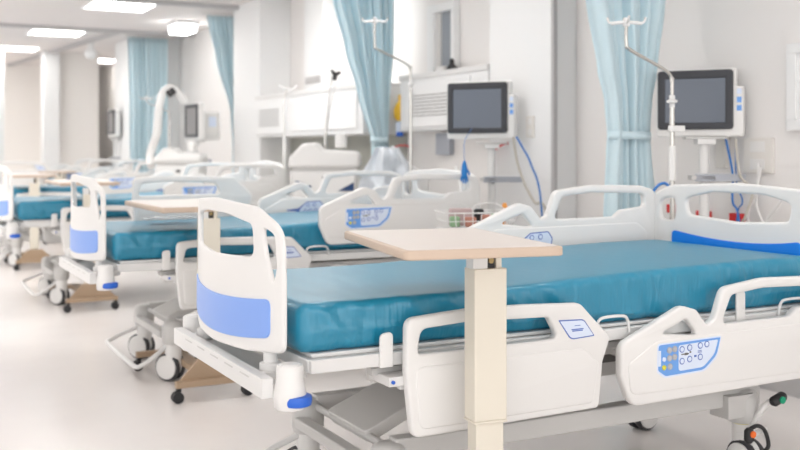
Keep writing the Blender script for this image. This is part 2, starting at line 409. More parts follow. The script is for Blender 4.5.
def make_bed():
    t = empty('hospital_bed', (X0,Y0,0))
    # mattress ------------------------------------------------------
    bm = bmesh.new(); x0,x1,hw,z0,z1 = .05,2.255,.445,.668,.822
    nx, ns = 120, 0
    sec = []
    R = .028; zc = z1
    # half-section points around the mattress: (y, z)
    def corner(cy, cz, a0, r, k=5): return [(cy+r*math.cos(a0+PI/2*j/k), cz+r*math.sin(a0+PI/2*j/k)) for j in range(k+1)]
    ring = []
    ring += corner(-hw+R, z0+R, PI, R)
    ring += [(-hw+R + (2*hw-2*R)*k/14, z0) for k in range(1,14)]
    ring += corner(hw-R, z0+R, 1.5*PI, R)
    ring += [(hw, z0+R+(z1-z0-2*R)*k/4) for k in range(1,4)]
    ring += corner(hw-R, z1-R, 0, R)
    ring += [(hw-R-(2*hw-2*R)*k/24, z1) for k in range(1,24)]
    ring += corner(-hw+R, z1-R, PI/2, R)
    ring += [(-hw, z1-R-(z1-z0-2*R)*k/8) for k in range(1,8)]
    cx = (x0+x1)/2
    rows = []
    for i in range(nx+1):
        u = i/nx; x = x0 + (x1-x0)*u
        e = min(u,1-u)*(x1-x0); rr = .03
        inset = rr - math.sqrt(max(0, rr*rr-(rr-min(e,rr))**2))
        row = []
        for (y,z) in ring:
            yy = y*(1-inset/hw); zz = (z-.745)*(1-inset/.09)+.745
            side = abs(y) > hw-.035
            if side:
                s = 1 if y>0 else -1
                h = (z-z0)/(z1-z0)
                pl = noise.noise(Vector((x*13+h*1.5, s*3, h*.7)))*.011 + noise.noise(Vector((x*32+h*3, s*5+2, h*1.2)))*.007
                pl += .008*math.exp(-((h-.28-.12*math.sin(x*2.6+1)-.05*math.sin(x*7))/.05)**2)   # hanging fold of the cover
                pl *= min(1, e/.08)
                yy += s*pl - s*.010*math.exp(-((h-.0)/.2)**2)
            if z > z1-.03:
                zz += .003*noise.noise(Vector((x*2.2,y*3,4))) + .004*noise.noise(Vector((x*1.1,y*1.2,9)))
                zz += .0025*noise.noise(Vector((x*14,y*3+x*3,1)))*math.exp(-((x-.25)/.25)**2)
            hh = max(0,min(1,(z-z0)/(z1-z0))); q_ = max(0,min(1,(x-.5)/1.6)); zz += .034*q_*q_*(3-2*q_)*hh
            row.append(bm.verts.new((x,yy,zz)))
        rows.append(row)
    n = len(ring)
    for i in range(nx):
        for j in range(n): bm.faces.new([rows[i][j],rows[i][(j+1)%n],rows[i+1][(j+1)%n],rows[i+1][j]])
    bm.faces.new(rows[0]); bm.faces.new(rows[-1][::-1])
    bmesh.ops.recalc_face_normals(bm, faces=bm.faces)
    me = bpy.data.meshes.new('mattress'); bm.to_mesh(me); bm.free(); me.materials.append(M['teal'])
    me.shade_smooth(); me.set_sharp_from_angle(angle=math.radians(60))
    o = bpy.data.objects.new('mattress', me); COL.objects.link(o); o.parent = t; o['label'] = 'teal vinyl mattress with pleated side cover'
    # footboard -----------------------------------------------------
    out = fillet([(-.43,.675,.03),(-.43,.90,.2),(-.425,1.045,.09),(-.30,1.108,.15),(0,1.125,.4),(.30,1.108,.15),(.425,1.045,.09),(.43,.90,.2),(.43,.675,.03),(.25,.658,.1),(0,.652,.3),(-.25,.658,.1)], .05, 6)
    h1 = fillet([(-.290,.950,.035),(-.280,1.052,.03),(-.1,1.078,.3),(.1,1.078,.3),(.265,1.058,.03),(.265,.955,.035),(0,.942,.3)], .03)
    def slit(s): return fillet([(s*.330,1.050,.02),(s*.392,1.025,.03),(s*.400,.93,.03),(s*.385,.870,.012),(s*.350,.96,.05)], .02)
    b = MB(); b.mesh(profile(out,[h1,slit(1),slit(-1)],.017,.007,'yz',3),'white')
    fb = b.build('footboard', t); bend(fb, .008, -.075, .425)
    board_panel(.375,.832,.020,.715,.028,fb,'panelblue',.008,-.075,-.0085)['label'] = 'lilac blue coloured panel'
    # headboard -----------------------------------------------------
    out = fillet([(-.52,.58,.04),(-.52,.95,.2),(-.51,1.07,.08),(-.40,1.115,.1),(0,1.135,.4),(.40,1.115,.1),(.51,1.07,.08),(.52,.95,.2),(.52,.58,.04)], .05, 6)
    big = fillet([(-.29,.98,.03),(-.31,1.055,.04),(-.15,1.088,.2),(.15,1.088,.2),(.31,1.055,.04),(.29,.98,.03),(0,.962,.3)], .03)
    def ov(s): return fillet([(s*.365,.95,.04),(s*.365,1.06,.04),(s*.465,1.045,.04),(s*.465,.945,.04)], .04)
    b = MB(); b.mesh(profile(out,[big,ov(1),ov(-1)],.028,.011,'yz',3),'white')
    hb = b.build('headboard', t); bend(hb, 2.285, .03, .52)
    board_panel(.37,.905,.030,.72,.02,hb,'headblue',2.285,.03,-.0215)['label'] = 'vivid blue coloured panel behind the mattress end'
    # deck (mattress support) ---------------------------------------
    b = MB()
    for s in (-1,1):
        b.box(.075,2.24,s*.455-.014,s*.455+.014,.614,.655,'metalwhite')
        b.box(.30,2.16,s*.40-.02,s*.40+.02,.575,.60,'lgrey')
    b.box(.07,.10,-.455,.455,.615,.654,'metalwhite'); b.box(2.21,2.24,-.44,.44,.612,.663,'metalwhite')
    b.box(.09,2.24,-.44,.44,.655,.668,'metalwhite')
    b.build('deck_frame', t, bevel=.004)
    for s in (-1,1):
        b = MB(); b.mesh(profile(fillet([(1.80,.612,.004),(1.80,.745,.01),(1.845,.745,.01),(1.845,.612,.004)]),[],.01,.003),'white',(0,s*.474,0))
        b.build('mattress_stop', t)
        b = MB(); b.mesh(profile(fillet([(.300,.612,.004),(.300,.715,.018),(.345,.722,.018),(.345,.612,.004)]),[],.01,.003),'white',(0,s*.474,0))
        b.build('mattress_stop', t)
        for xs in (1.13, 2.02):
            p = smooth_path([(xs,s*.478,.64),(xs+.010,s*.48,.685),(xs+.035,s*.482,.70),(xs+.115,s*.482,.70),(xs+.140,s*.48,.685),(xs+.15,s*.478,.64)],4)
            b = MB(); b.tube(p,.0055,'metalwhite',8); b.build('mattress_stop', t)['label'] = 'bent white wire mattress stop'
        # rail brackets
        for xs in (.32,.90,1.30,1.95):
            b = MB()
            b.box(xs,xs+.09,min(s*.36,s*.50),max(s*.36,s*.50),.555,.585,'metalwhite')
            b.box(xs+.045,xs+.07,s*.475-.012,s*.475+.012,.54,.58,'metalwhite')
            b.lathe([(.006,0),(.006,s*.012)],'buttonblue',(xs+.012,s*.498,.570),'y',10)
            b.build('rail_bracket', t, bevel=.003)
    # mechanism under the deck
    b = MB()
    for s in (-1,1): b.box(.35,2.1,s*.30-.025,s*.30+.025,.53,.60,'grey')
    b.box(1.0,1.12,-.36,.36,.54,.60,'grey'); b.box(1.78,1.86,-.36,.36,.52,.60,'grey'); b.box(.42,.50,-.36,.36,.585,.604,'lgrey')
    b.box(1.16,1.70,-.36,-.18,.565,.60,'lgrey'); b.box(1.1,1.75,-.1,.1,.44,.56,'dgrey')
    b.tube([(.6,0,.50),(1.15,0,.50)],.03,'dgrey')
    b.build('lifting_frame', t, bevel=.004)
    # foot crossbar, bumpers, posts
    b = MB(); b.box(-.080,-.045,-.475,.475,.560,.618,'metalwhite')
    b.box(-.045,.08,-.40,.40,.585,.595,'lgrey')
    for k in range(5): b.box(-.082,-.079,-.36+k*.15,-.28+k*.15,.600,.605,'lgrey')
    for s in (-1,1): b.box(-.06,.10,s*.36-.015,s*.36+.015,.585,.612,'metalwhite')
    b.build('foot_crossbar', t, bevel=.004)
    for s in (-1,1):
        b = MB()
        b.lathe([(.038,.655),(.040,.645),(.040,.62),(.043,.60),(.048,.57),(.046,.535),(.040,.528)][::-1],'white',(.0,s*.49,0),n=24)
        b.lathe([(.03,.6551),(.028,.6585)],'white',(.0,s*.49,0),n=16)
        bp_ = b.build('corner_bumper', t)
        b = MB(); b.lathe([(.036,.545),(.045,.549),(.047,.557),(.047,.567),(.045,.575),(.036,.578)],'buttonblue',(.014,s*.503,-.008),n=20,sy=1)
        b.build('bumper_button', bp_)['label'] = 'blue rounded button'
        b = MB(); b.lathe([(.022,.57),(.022,.60),(.034,.602),(.034,.632),(.022,.636),(.022,.70)],'metalwhite',(.0,s*.33,0),n=18)
        b.build('board_post', t)
        b = MB(); b.lathe([(.02,.52),(.02,.66)],'metalwhite',(2.285,s*.33,0),n=14); b.build('board_post', t)
    b = MB(); b.box(2.24,2.32,-.42,.42,.56,.61,'metalwhite'); b.build('head_crossbar', t, bevel=.004)
    # base frame
    b = MB()
    for s in (-1,1): b.box(.42,2.05,s*.325-.03,s*.325+.03,.275,.345,'lgrey')
    b.box(.33,.38,-.30,.30,.235,.275,'lgrey'); b.box(2.05,2.12,-.30,.30,.25,.32,'lgrey')
    b.build('base_frame', t, bevel=.006)
    # lift arms (sloping plates)
    for (xa,za,xb,zb,lab) in ((.40,.325,1.0,.575,'grey'),(2.0,.32,1.45,.545,'grey')):
        b = MB(); d = Vector((xb-xa,0,zb-za)).normalized(); nrm = Vector((-d.z,0,d.x))
        if nrm.z < 0: nrm = -nrm
        W = .165; L = (Vector((xb,0,zb))-Vector((xa,0,za))).length
        o = Vector((xa,0,za))
        b.poly(fillet([(0,-W,.03),(0,W,.03),(L,W*.85,.02),(L,-W*.85,.02)]), .045, lab, lambda u,v,w: o+d*u+Vector((0,v,0))+nrm*(w-.045))
        b.tube([(xa+.02,-.30,za-.02),(xa+.02,.30,za-.02)],.014,'lgrey'); b.tube([(xb,-.30,zb),(xb,.30,zb)],.012,'lgrey')
        b.build('lift_arm', t, bevel=.004)
    # castors
    for xs in (.40,2.075):
        for s in (-1,1):
            y = s*.335
            xk = xs - (.095 if xs > 1 and s < 0 else 0)
            b = MB(); head = xs > 1
            r_ = .062
            b.lathe([(r_-.008,.205),(r_,.23),(r_,.30),(r_-.012,.325),(r_*.5,.335)],'lgrey',(xk,y,0),n=24)
            if head: b.box(xk-.125,xk,y-.05,y+.05,.235,.325,'lgrey')
            b.lathe([(.037 if head else .045,.05 if head and s < 0 else .10),(.040 if head else .047,.225)],'white',(xk,y,0),n=20)
            if head: b.lathe([(.042,.200),(.042,.205)],'yellow',(xk,y,0),n=20)
            cs = b.build('castor', t, bevel=.004)
            cs['label'] = 'swivelling castor with grey cap'
            k_ = .9 if (head and s < 0) else 1
            b = MB()
            for q in (-1,1):
                b.lathe([(.045*k_,q*.010),(.074*k_,q*.012),(.077*k_,q*.016),(.077*k_,q*.034),(.073*k_,q*.039),(.045*k_,q*.040)],'tyre',(-.02,0,.077*k_),'y',28)
                b.lathe([(.066*k_,q*.0401),(.064*k_,q*.046),(.050*k_,q*.050),(.03,q*.051)],'white',(-.02,0,.077*k_),'y',24)
            b.lathe([(.070*k_,-.012),(.070*k_,.012)],'white',(-.02,0,.088*k_),'y',20)
            wo = b.build('wheel', cs, loc=(xk,y,0)); wo.rotation_euler = (0,0,math.radians(92 if (head and s < 0) else 10 if head else -52))
    # foot brake bar
    b = MB()
    p = smooth_path([(.37,-.33,.20),(.30,-.345,.15),(.22,-.34,.10),(.19,-.30,.095),(.175,0,.11),(.165,.26,.13),(.19,.31,.135),(.26,.335,.16),(.37,.33,.20)],5)
    b.tube(p,.0125,'metalwhite',10); b.build('brake_bar', t)
    # head end brake pedals (near side)
    b = MB()
    b.tube(smooth_path([(1.98,-.38,.20),(1.99,-.41,.25),(2.01,-.43,.29),(2.05,-.455,.315)],4),[.012]*13,'white',8)
    capz = [(2.035+.0,-.47,.325),(2.085,-.47,.340)]
    b.tube([(2.00,-.465,.303),(2.01,-.465,.306),(2.060,-.465,.322),(2.070,-.465,.325)],[.012,.020,.020,.012],'black',14)
    b.lathe([(.014,0),(.014,-.006)],'green',(2.035,-.484,.314),'y',14)
    b.build('brake_pedal', t)['label'] = 'black brake pedal with green mark'
    b = MB()
    b.tube([(1.905,-.44,.155),(1.905,-.44,.165),(1.905,-.44,.200),(1.905,-.44,.212)],[.010,.019,.019,.010],'black',14)
    b.lathe([(.013,0),(.013,-.006)],'orange',(1.905,-.458,.192),'y',14)
    b.tube(smooth_path([(1.905,-.44,.205),(1.95,-.44,.215),(1.99,-.44,.19),(2.01,-.44,.13),(2.00,-.42,.10)],5),.008,'black',8)
    b.tube([(1.905,-.44,.18),(2.04,-.40,.18)],.009,'metalwhite',8)
    b.build('brake_pedal', t)['label'] = 'black brake pedal with orange mark and curved handle'
    rails = {}
    for s, k in ((-1,'near'),(1,'far')):
        a = foot_rail(s, t); a['_slot'] = k+'_foot'
        a = head_rail(s, t); a['_slot'] = k+'_head'
    return t

bed = make_bed()
def pose(b, up):
    for ch in b.children:
        k = ch.get('_slot')
        if k: ch.location.z = UP if k in up else 0
beds = []
spec = [ (0, 0, {'far_head'}, 'nearest hospital bed, teal mattress, in sharp focus, white footboard with blue panel'),
         (.01, 2.63, {'near_head','far_head','far_foot'}, 'second hospital bed from the front, its footboard just left of the sharp one'),
         (-.08, 5.76, {'near_head','far_head'}, 'third hospital bed, its footboard cut off by the left edge of the photo'),
         (-.05, 8.86, {'near_head','far_head'}, 'blurred fourth hospital bed, its teal mattress seen between tables at far left'),
         (0, 11.96, {'near_head','far_head','near_foot'}, 'farthest hospital bed, blurred, only raised white rails showing')]
for i, (dx, dy, up, lab) in enumerate(spec):
    o = bed if i == 0 else copy_tree(bed)
    o.location = (X0+dx, Y0+dy, 0); tag(o, lab, 'hospital bed', 'hospital beds in a row'); pose(o, up)
    for ch in o.children:
        if not ch.name.startswith(('base_frame','castor','brake','lift_arm')): ch.location.z += (0,.02,.045,.04,.03)[i]; beds.append(o)
for o in list(bpy.data.objects):
    if '_slot' in o: del o['_slot']

# ------------------------------------------------------------------ overbed tables (origin on the floor under the column)
def make_table():
    t = empty('overbed_table')
    rr = fillet([(-.235,-.43,.03),(.235,-.43,.03),(.235,.43,.03),(-.235,.43,.03)],.03,6)
    b = MB(); b.mesh(profile(rr,[],.027,.006,'xy'),'tan',(0,0,-.0135))
    tp = b.build('tabletop', t)
    b = MB(); b.poly(fillet([(-.222,-.417,.025),(.222,-.417,.025),(.222,.417,.025),(-.222,.417,.025)],.03,6),.0015,'laminate',lambda u,v,w: Vector((u,v,-.0005+w)))
    b.build('laminate_surface', tp)['label'] = 'pale laminate top surface'
    b = MB(); b.box(-.05,.05,-.14,.14,-.034,-.026,'lgrey'); b.build('mounting_plate', tp)
    tp.location = (-.06,.12,1.010)
    b = MB(); b.box(-.054,.054,-.036,.036,.47,.925,'cream'); b.box(-.046,.046,-.03,.03,.12,.5,'cream')
    b.box(-.056,.056,-.038,.038,.462,.470,'cream')
    c = b.build('column', t, bevel=.003)
    b = MB(); b.box(-.055,-.008,-.03,.02,.925,.976,'metalwhite'); b.box(.022,.040,-.028,.02,.925,.976,'cream')
    b.box(-.006,.020,-.02,.0,.925,.975,'black'); b.lathe([(.009,-.026),(.009,-.02)],'brass',(.007,0,.948),'y',10)
    b.build('height_lock', t)['label'] = 'brass lock under the tabletop'
    b = MB()
    for y in (-.09,.76):
        b.box(-.20,.20,y-.02,y+.02,.075,.108,'brown')
    fr = lambda u,v,w: Vector((u,-.080+w,v))
    b.poly([(-.175,.105),(.185,.105),(.075,.215),(-.075,.215)], .02, 'brown', fr)
    b.box(-.04,.04,-.07,.74,.085,.12,'brown')
    b.build('base', t, bevel=.003)
    for x in (-.185,.185):
        for y in (-.09,.76):
            b = MB(); b.box(x-.012,x+.012,y-.012,y+.012,.058,.077,'black')
            b.tube([(x-.006,y-.022,.029),(x-.006,y-.006,.029)],.029,'black',18); b.tube([(x-.006,y+.006,.029),(x-.006,y+.022,.029)],.029,'black',18)
            b.box(x-.022,x+.012,y-.005,y+.005,.02,.06,'black')
            b.build('castor', t)
    return t
table = make_table()
tspec = [ (1.645,2.56,-11, (-.085,.10,1.010,.82), 'overbed table in sharp focus with beige top and cream column in front of nearest bed'),
          (1.565,5.10,0, (-.02,.40,.985,1.0), 'overbed table behind the sharp footboard, over the second bed'),
          (1.565,8.30,0, (0,.40,1.02,1.0), 'overbed table behind the second footboard, brown base on the floor'),
          (1.565,11.40,0, (0,.40,1.01,1.0), 'blurred overbed table at far left edge beyond the third bed'),
          (2.30,14.4,0, (0,.40,.985,1.0), 'farthest overbed table top, tiny and blurred beside the pier') ]
for i, (x,y,rz,tp,lab) in enumerate(tspec):
    o = table if i == 0 else copy_tree(table)
    o.location = (x,y,0); o.rotation_euler = (0,0,0); tag(o, lab, 'overbed table', 'overbed tables beside the beds')
    for ch in o.children:
        if ch.name.startswith('tabletop'):
            ch.location = tp[:3]; ch.rotation_euler = (0,0,math.radians(rz)); ch.scale = (1,tp[3],1)
        if ch.name.startswith(('column','height_lock')) and rz: ch.rotation_euler = (0,0,math.radians(rz*.6))

# ------------------------------------------------------------------ curtains
def curtain(name_label, cx, cy, prof, folds, amp=.035, seed=0, tie=None, blur=False):
    """prof: [(z, x_left, x_right)] from the top down"""
    t = empty('curtain', (cx,cy,0), 0, name_label, 'curtain', 'pale blue bed curtains')
    bm = bmesh.new(); nu = folds*8; rows = []
    zs = []
    for k in range(len(prof)-1):
        for j in range(8):
            u = j/8; s = u*u*(3-2*u); s = .5*u+.5*s
            a, c = prof[k], prof[k+1]; zs.append((a[0]+(c[0]-a[0])*u, a[1]+(c[1]-a[1])*s, a[2]+(c[2]-a[2])*s))
    zs.append(prof[-1])
    for z, l, r in zs:
        row = []; wd = r-l
        am = amp*min(1.0, .35+wd*1.3)
        for i in range(nu+1):
            u = i/nu
            uu = u + .012*math.sin(u*19+seed) + .010*math.sin(u*41+seed*2+z*.8)
            ph = uu*folds*2*PI + .5*math.sin(z*1.1+seed)
            row.append(bm.verts.new((l+wd*uu, am*(math.sin(ph)+.45*math.sin(2.3*ph+seed)+.3*math.sin(.37*ph+seed*2)), z)))
        rows.append(row)
    for a, c in zip(rows, rows[1:]):
        for i in range(nu): bm.faces.new([a[i],a[i+1],c[i+1],c[i]])
    me = bpy.data.meshes.new('cloth'); bm.to_mesh(me); bm.free(); me.shade_smooth(); me.materials.append(M['curtain'])
    o = bpy.data.objects.new('cloth', me); COL.objects.link(o); o.parent = t
    sd = o.modifiers.new('thickness','SOLIDIFY'); sd.thickness = .002
    if tie:
        z, l, r = tie
        b = MB(); n = 24
        pts = [((l+r)/2+(r-l)/2*1.04*math.cos(2*PI*k/n), (amp+.012)*math.sin(2*PI*k/n)*1.1) for k in range(n)]
        i = b.mi('curtain')
        a = [b.bm.verts.new((x,y,z-.022-.02*(x-l))) for x,y in pts]; c = [b.bm.verts.new((x,y,z+.022-.02*(x-l))) for x,y in pts]
        for k in range(n): b.bm.faces.new([a[k],a[(k+1)%n],c[(k+1)%n],c[k]])
        o = b.build('tie_band', t); sd = o.modifiers.new('thickness','SOLIDIFY'); sd.thickness = .004
    b = MB(); b.tube([(prof[0][1]-.05,0,prof[0][0]+.02),(prof[0][2]+.05,0,prof[0][0]+.02)],.012,'metalwhite',8)
    b.build('curtain_rail', t)
    return t
curtain('pale blue tied curtain at the right, between the two monitors, behind the nearest bed', 3.82,4.45,
        [(2.95,-.35,.33),(2.135,-.265,.255),(1.736,-.18,.20),(1.565,-.135,.165),(1.365,-.117,.150),(1.28,-.125,.155),(.87,-.15,.20),(.06,-.17,.22)], 8, .055, 1, (1.365,-.12,.155))
curtain('pale blue tied curtain near the photo centre, left of the louvred wall unit', 3.76,7.8,
        [(2.95,-.34,.28),(2.57,-.29,.28),(2.14,-.17,.275),(1.754,-.05,.245),(1.37,.08,.235),(1.28,.08,.24),(1.0,.09,.285),(.06,.05,.30)], 8, .055, 2, (1.37,.08,.235))
curtain('narrow pale blue curtain slanting down behind the left-hand pier', 3.85,12.1,
        [(2.95,-.17,.27),(2.4,-.05,.28),(1.77,.14,.30),(1.3,.17,.30),(.06,.15,.32)], 7, .03, 3)
curtain('straight pale blue curtain at upper left, hanging beside the farthest visible pier', 3.68,15.0,
        [(2.95,-.30,.29),(2,-.28,.28),(.06,-.26,.27)], 8, .04, 4)
curtain('sliver of pale blue curtain at the left edge of the photo', 1.42,17.4,
        [(2.5,-.36,.32),(1.5,-.34,.32),(.06,-.34,.32)], 7, .04, 5)

# ------------------------------------------------------------------ drip stands on the bed corners
def drip_pole(x, y, zb, zt, label, off=-.29, lift=.0, m='chrome', z0=.12):
    t = empty('drip_pole', (x,y,0), 0, label, 'drip pole', 'drip poles with hooks')
    b = MB()
    p = [(0,0,z0),(0,0,zb-.13)]
    b.tube(p,.0125,m,12); b.build('lower_tube', t)
    b = MB(); q = smooth_path([(0,0,.55),(0,0,zb-.10),(-.002,0,zb-.03),(-.04,0,zb+.025),(off+.03,0,zb+.115),(off,0,zb+.15),(off,0,zt)],6)
    b.tube(q,.0085,m,10); b.build('bent_tube', t)
    b = MB(); b.lathe([(.013,zb-.155),(.013,zb-.135),(.026,zb-.13),(.026,zb-.12),(.014,zb-.115),(.014,zb-.095)],'metalwhite',(0,0,0),n=16); b.build('collar', t)
    b = MB(); b.lathe([(.017,zt-.02),(.017,zt+.02)],'metalwhite',(off,0,0),n=14)
    d = Vector((.86,-.5,0))
    for s in (-1,1):
        pts = [Vector((off,0,zt)), Vector((off,0,zt-.004))+d*s*.045, Vector((off,0,zt-.006))+d*s*.070, Vector((off,0,zt+.002))+d*s*.085, Vector((off,0,zt+.022))+d*s*.092]
        b.tube(smooth_path(pts,4),[.009]*9+[.006]*8,'metalwhite',8)
        pts = [Vector((off,0,zt)), Vector((off,0,zt-.002))+d.cross(Vector((0,0,1)))*s*.045, Vector((off,0,zt+.02))+d.cross(Vector((0,0,1)))*s*.07]
        b.tube(smooth_path(pts,4),.006,'metalwhite',8)
    b.build('hook_bar', t)
    return t
t = drip_pole(3.505,3.755,1.645,1.895,'bent steel drip pole at the head of the nearest bed, in front of its monitor')
b = MB(); b.lathe([(.018,1.13),(.018,1.30)],'white',(0,0,0),n=14); b.build('height_sleeve', t)
b = MB(); b.box(-.04,.05,-.04,-.012,1.37,1.40,'white'); b.build('height_clamp', t, bevel=.004)
b = MB(); b.tube(smooth_path([(-.09,.07,1.04),(-.05,.05,1.10),(-.02,.03,1.115),(0,.01,1.09)],5),.007,'cableblue',8); b.build('clip_lead', t)['label'] = 'short blue clip lead'
drip_pole(3.47,6.40,1.88,2.20,'bent steel drip pole rising in front of the central curtain')
drip_pole(3.36,12.62,1.75,1.93,'far blurred drip pole in front of the far blue curtain')
# free-standing straight stand in the third bay
t = empty('drip_pole', (3.72,9.55,0), 0, 'thin blurred drip pole in front of the long wall unit', 'drip pole', 'drip poles with hooks')
b = MB(); b.tube([(0,0,.05),(0,0,1.42)],.018,'white',12); b.build('lower_tube', t)
b = MB(); b.tube(smooth_path([(0,0,1.3),(0,0,1.55),(-.01,0,1.75),(.03,0,1.90)],4),.007,'chrome',8); b.build('upper_tube', t)
b = MB(); b.tube(smooth_path([(-.05,.02,1.94),(0,0,1.91),(.03,0,1.90),(.08,-.01,1.90),(.12,-.02,1.94)],4),.010,'metalwhite',8); b.build('hook_bar', t)
b = MB()
for k in range(5):
    a = 2*PI*k/5; b.tube([(0,0,.09),(.26*math.cos(a),.26*math.sin(a),.045)],.012,'white',8)
    b.lathe([(.02,-.012),(.02,.012)],'black',(.26*math.cos(a),.26*math.sin(a),.022),'y',12)
b.build('foot', t)

# ------------------------------------------------------------------ monitors and their stands
def monitor(x, y, z, rz, w, h, label, side=True, screen='screen'):
    t = empty('monitor', (x,y,z), rz, label, 'monitor', 'patient monitors')
    me = profile(fillet([(-w/2-.012,-h/2-.04,.02),(w/2+.05,-h/2-.04,.02),(w/2+.05,h/2-.09,.02),(w/2+.012,h/2-.09,.01),(w/2+.012,h/2+.01,.02),(-w/2-.012,h/2+.01,.02)]),[],.07,.01)
    b = MB(); b.mesh(me,'white',(0,.05,0)); hs = b.build('housing', t)
    b = MB(); b.mesh(profile(fillet([(-w/2,-h/2,.02),(w/2,-h/2,.02),(w/2,h/2,.02),(-w/2,h/2,.02)]),[fillet([(-w/2+.04,-h/2+.037,.003),(w/2-.04,-h/2+.037,.003),(w/2-.04,h/2-.045,.003),(-w/2+.04,h/2-.045,.003)])],.024,.005),'bezel',(0,.008,0)); b.build('bezel', t)
    b = MB(); b.box(-w/2+.03,w/2-.03,.004,.014,-h/2+.03,h/2-.035,screen); b.build('screen', t, smooth=False)
    if side:
        b = MB()
        for k in range(3):
            b.box(w/2+.018,w/2+.042,.010,.016,h/2-.135-k*.045,h/2-.105-k*.045,'ctrlwhite' if k==0 else 'ctrlblue')
        b.build('module_keys', hs, smooth=False)
    return t
monitor(4.00,4.11,1.555,math.radians(-55.8),.405,.325,'dark patient monitor at the right, behind the nearest bed head')
monitor(3.75,5.95,1.575,math.radians(-55.8),.450,.355,'dark patient monitor near the centre, in front of the louvred unit')
monitor(3.39,11.77,1.63,math.radians(-88),.46,.40,'small blurred grey monitor left of the pier, over the fourth bed', False,'screen2')
monitor(3.36,16.15,1.72,math.radians(-88),.46,.38,'tiny farthest grey monitor beside the white far pier', False,'screen2')

def monitor_stand(x, y, label, ztop=1.34, barz=1.13, rz=-.49, blen=.27, off=.10):
    t = empty('monitor_stand', (x,y,0), rz, label, 'monitor stand', 'monitor stands')
    b = MB(); b.tube([(0,0,.05),(0,0,ztop)],.028,'metalwhite',18); b.build('pole', t)
    b = MB(); b.box(-.11,.11,-.04,.04,ztop,ztop+.012,'lgrey'); b.box(-.05,.05,-.05,.03,ztop-.03,ztop,'metalwhite'); b.build('head_plate', t, bevel=.003)
    b = MB(); b.box(-.06,-.06+blen,-.055,-.03,barz-.02,barz+.02,'grey2'); b.box(-.08,.05,-.055,.035,barz-.012,barz+.012,'lgrey'); b.build('equipment_bar', t, bevel=.003)
    b = MB(); b.box(-.15,.15,-.04,.04,.0,.06,'lgrey'); b.box(-.04,.04,-.15,.10,0,.06,'lgrey'); b.build('base', t, bevel=.01)
    return t
monitor_stand(4.03,4.07,'grey monitor pole at the right with a horizontal equipment bar')
monitor_stand(3.86,5.93,'grey monitor pole near the centre with a horizontal equipment bar',1.32,1.075)
monitor_stand(3.45,11.8,'blurred monitor pole beside the left-hand pier',1.38,1.15)
monitor_stand(3.43,16.15,'farthest monitor pole beside the far pier',1.47,1.15)

# ------------------------------------------------------------------ louvred wall units
def wall_unit(ya, yb, louv, label, z0=1.42, z1=1.86, closed=None, D=.42):
    t = empty('wall_unit', (XW,ya,z0), 0, label, 'wall unit', 'white wall units over the bed heads')
    L = yb-ya; H = z1-z0
    b = MB(); b.box(-D,0,0,L,0,H,'wallwhite'); b.build('casing', t, bevel=.01)
    b = MB(); b.box(-D-.012,-D+.01,-.01,L+.01,H-.025,H+.018,'lgreywhite'); b.box(-D,0,-.01,L+.01,H,H+.018,'lgreywhite'); b.build('top_ledge', t, bevel=.003)
    y0, y1 = louv[0]-ya, louv[1]-ya
    b = MB(); b.box(-D-.02,-D,y0,y1,.03,H-.05,'wallwhite'); g = b.build('louvre_panel', t, bevel=.006)
    b = MB()
    for k in range(7): b.box(-D-.026,-D-.019,y0+.16,y1-.12,.12+k*.028,.1265+k*.028,'slot')
    b.build('louvre_slats', g, smooth=False)
    if closed:
        b = MB(); b.box(-D-.014,-D,closed[0]-ya,closed[1]-ya,.05,H-.07,'wallwhite'); b.build('front_panel', t, bevel=.005)
    return t
wall_unit(6.27,7.66,(6.50,7.56),'white louvred wall unit behind the central monitor', z0=1.44, z1=1.90, closed=None, D=.2)
wall_unit(7.95,10.70,(9.78,10.66),'long white wall unit with a louvred left end, above the third bed head', closed=(8.05,9.62))
# grey-green recessed panel under the long unit
b = MB(); b.box(XW-.012,XW-.001,7.9,10.7,.4,1.42,'recess'); o = b.build('wall_panel'); tag(o,'grey-green panel on the wall below the long wall unit','wall panel')

# things standing on the first wall unit
t = empty('black_clip', (4.15,6.96,1.918), 0, 'small black object on the ledge in front of the narrow window', 'ornament')
b = MB(); b.lathe([(.045,0),(.04,.03),(.018,.06),(.022,.08),(.008,.10)],'black',n=12); b.build('body', t)
b = MB(); b.box(-.02,.02,-.06,.0,0.0,.035,'black'); b.build('foot', t, bevel=.006)
b = MB(); b.box(4.12,4.19,7.04,7.18,1.918,1.965,'white'); tag(b.build('tissue_box',bevel=.01),'small white box on the ledge beside the black object','box')

# switches and sockets
def plate_thing(name, label, cat, c, sy, sz, th=.012, m='socket', axis='x', keys=0, group=None):
    """wall plate with centre c, on a wall facing -x or -y"""
    t = empty(name, c, 0, label, cat, group)
    b = MB()
    if axis == 'x': b.box(-th,0,-sy/2,sy/2,-sz/2,sz/2,m)
    else: b.box(-sy/2,sy/2,-th,0,-sz/2,sz/2,m)
    b.build('cover_plate', t, bevel=.003)
    for k in range(keys):
        z = sz/2 - sz*(k+.5)/keys; b = MB()
        if axis == 'x': b.box(-th-.004,-th,-sy*.25,sy*.25,z-sz*.3/keys,z+sz*.3/keys,'white')
        else: b.box(-sy*.25,sy*.25,-th-.004,-th,z-sz*.3/keys,z+sz*.3/keys,'white')
        b.build('socket', t, bevel=.002)
    return t
plate_thing('light_switch','small light switch on the white pier just right of the central monitor','light switch',(4.05,5.72,1.44),.09,.15,keys=2)
plate_thing('wall_socket','square cream wall socket with plugs, right of the monitor','wall socket',(XW,3.88,1.25),.20,.19,.02,keys=2)
plate_thing('wall_socket','narrow beige box beside the square wall socket','wall socket',(XW,4.13,1.27),.07,.18,.04)
plate_thing('wall_socket','red wall socket below the equipment bar, left one','wall socket',(XW,4.28,.905),.10,.05,.03,'red',group=None)
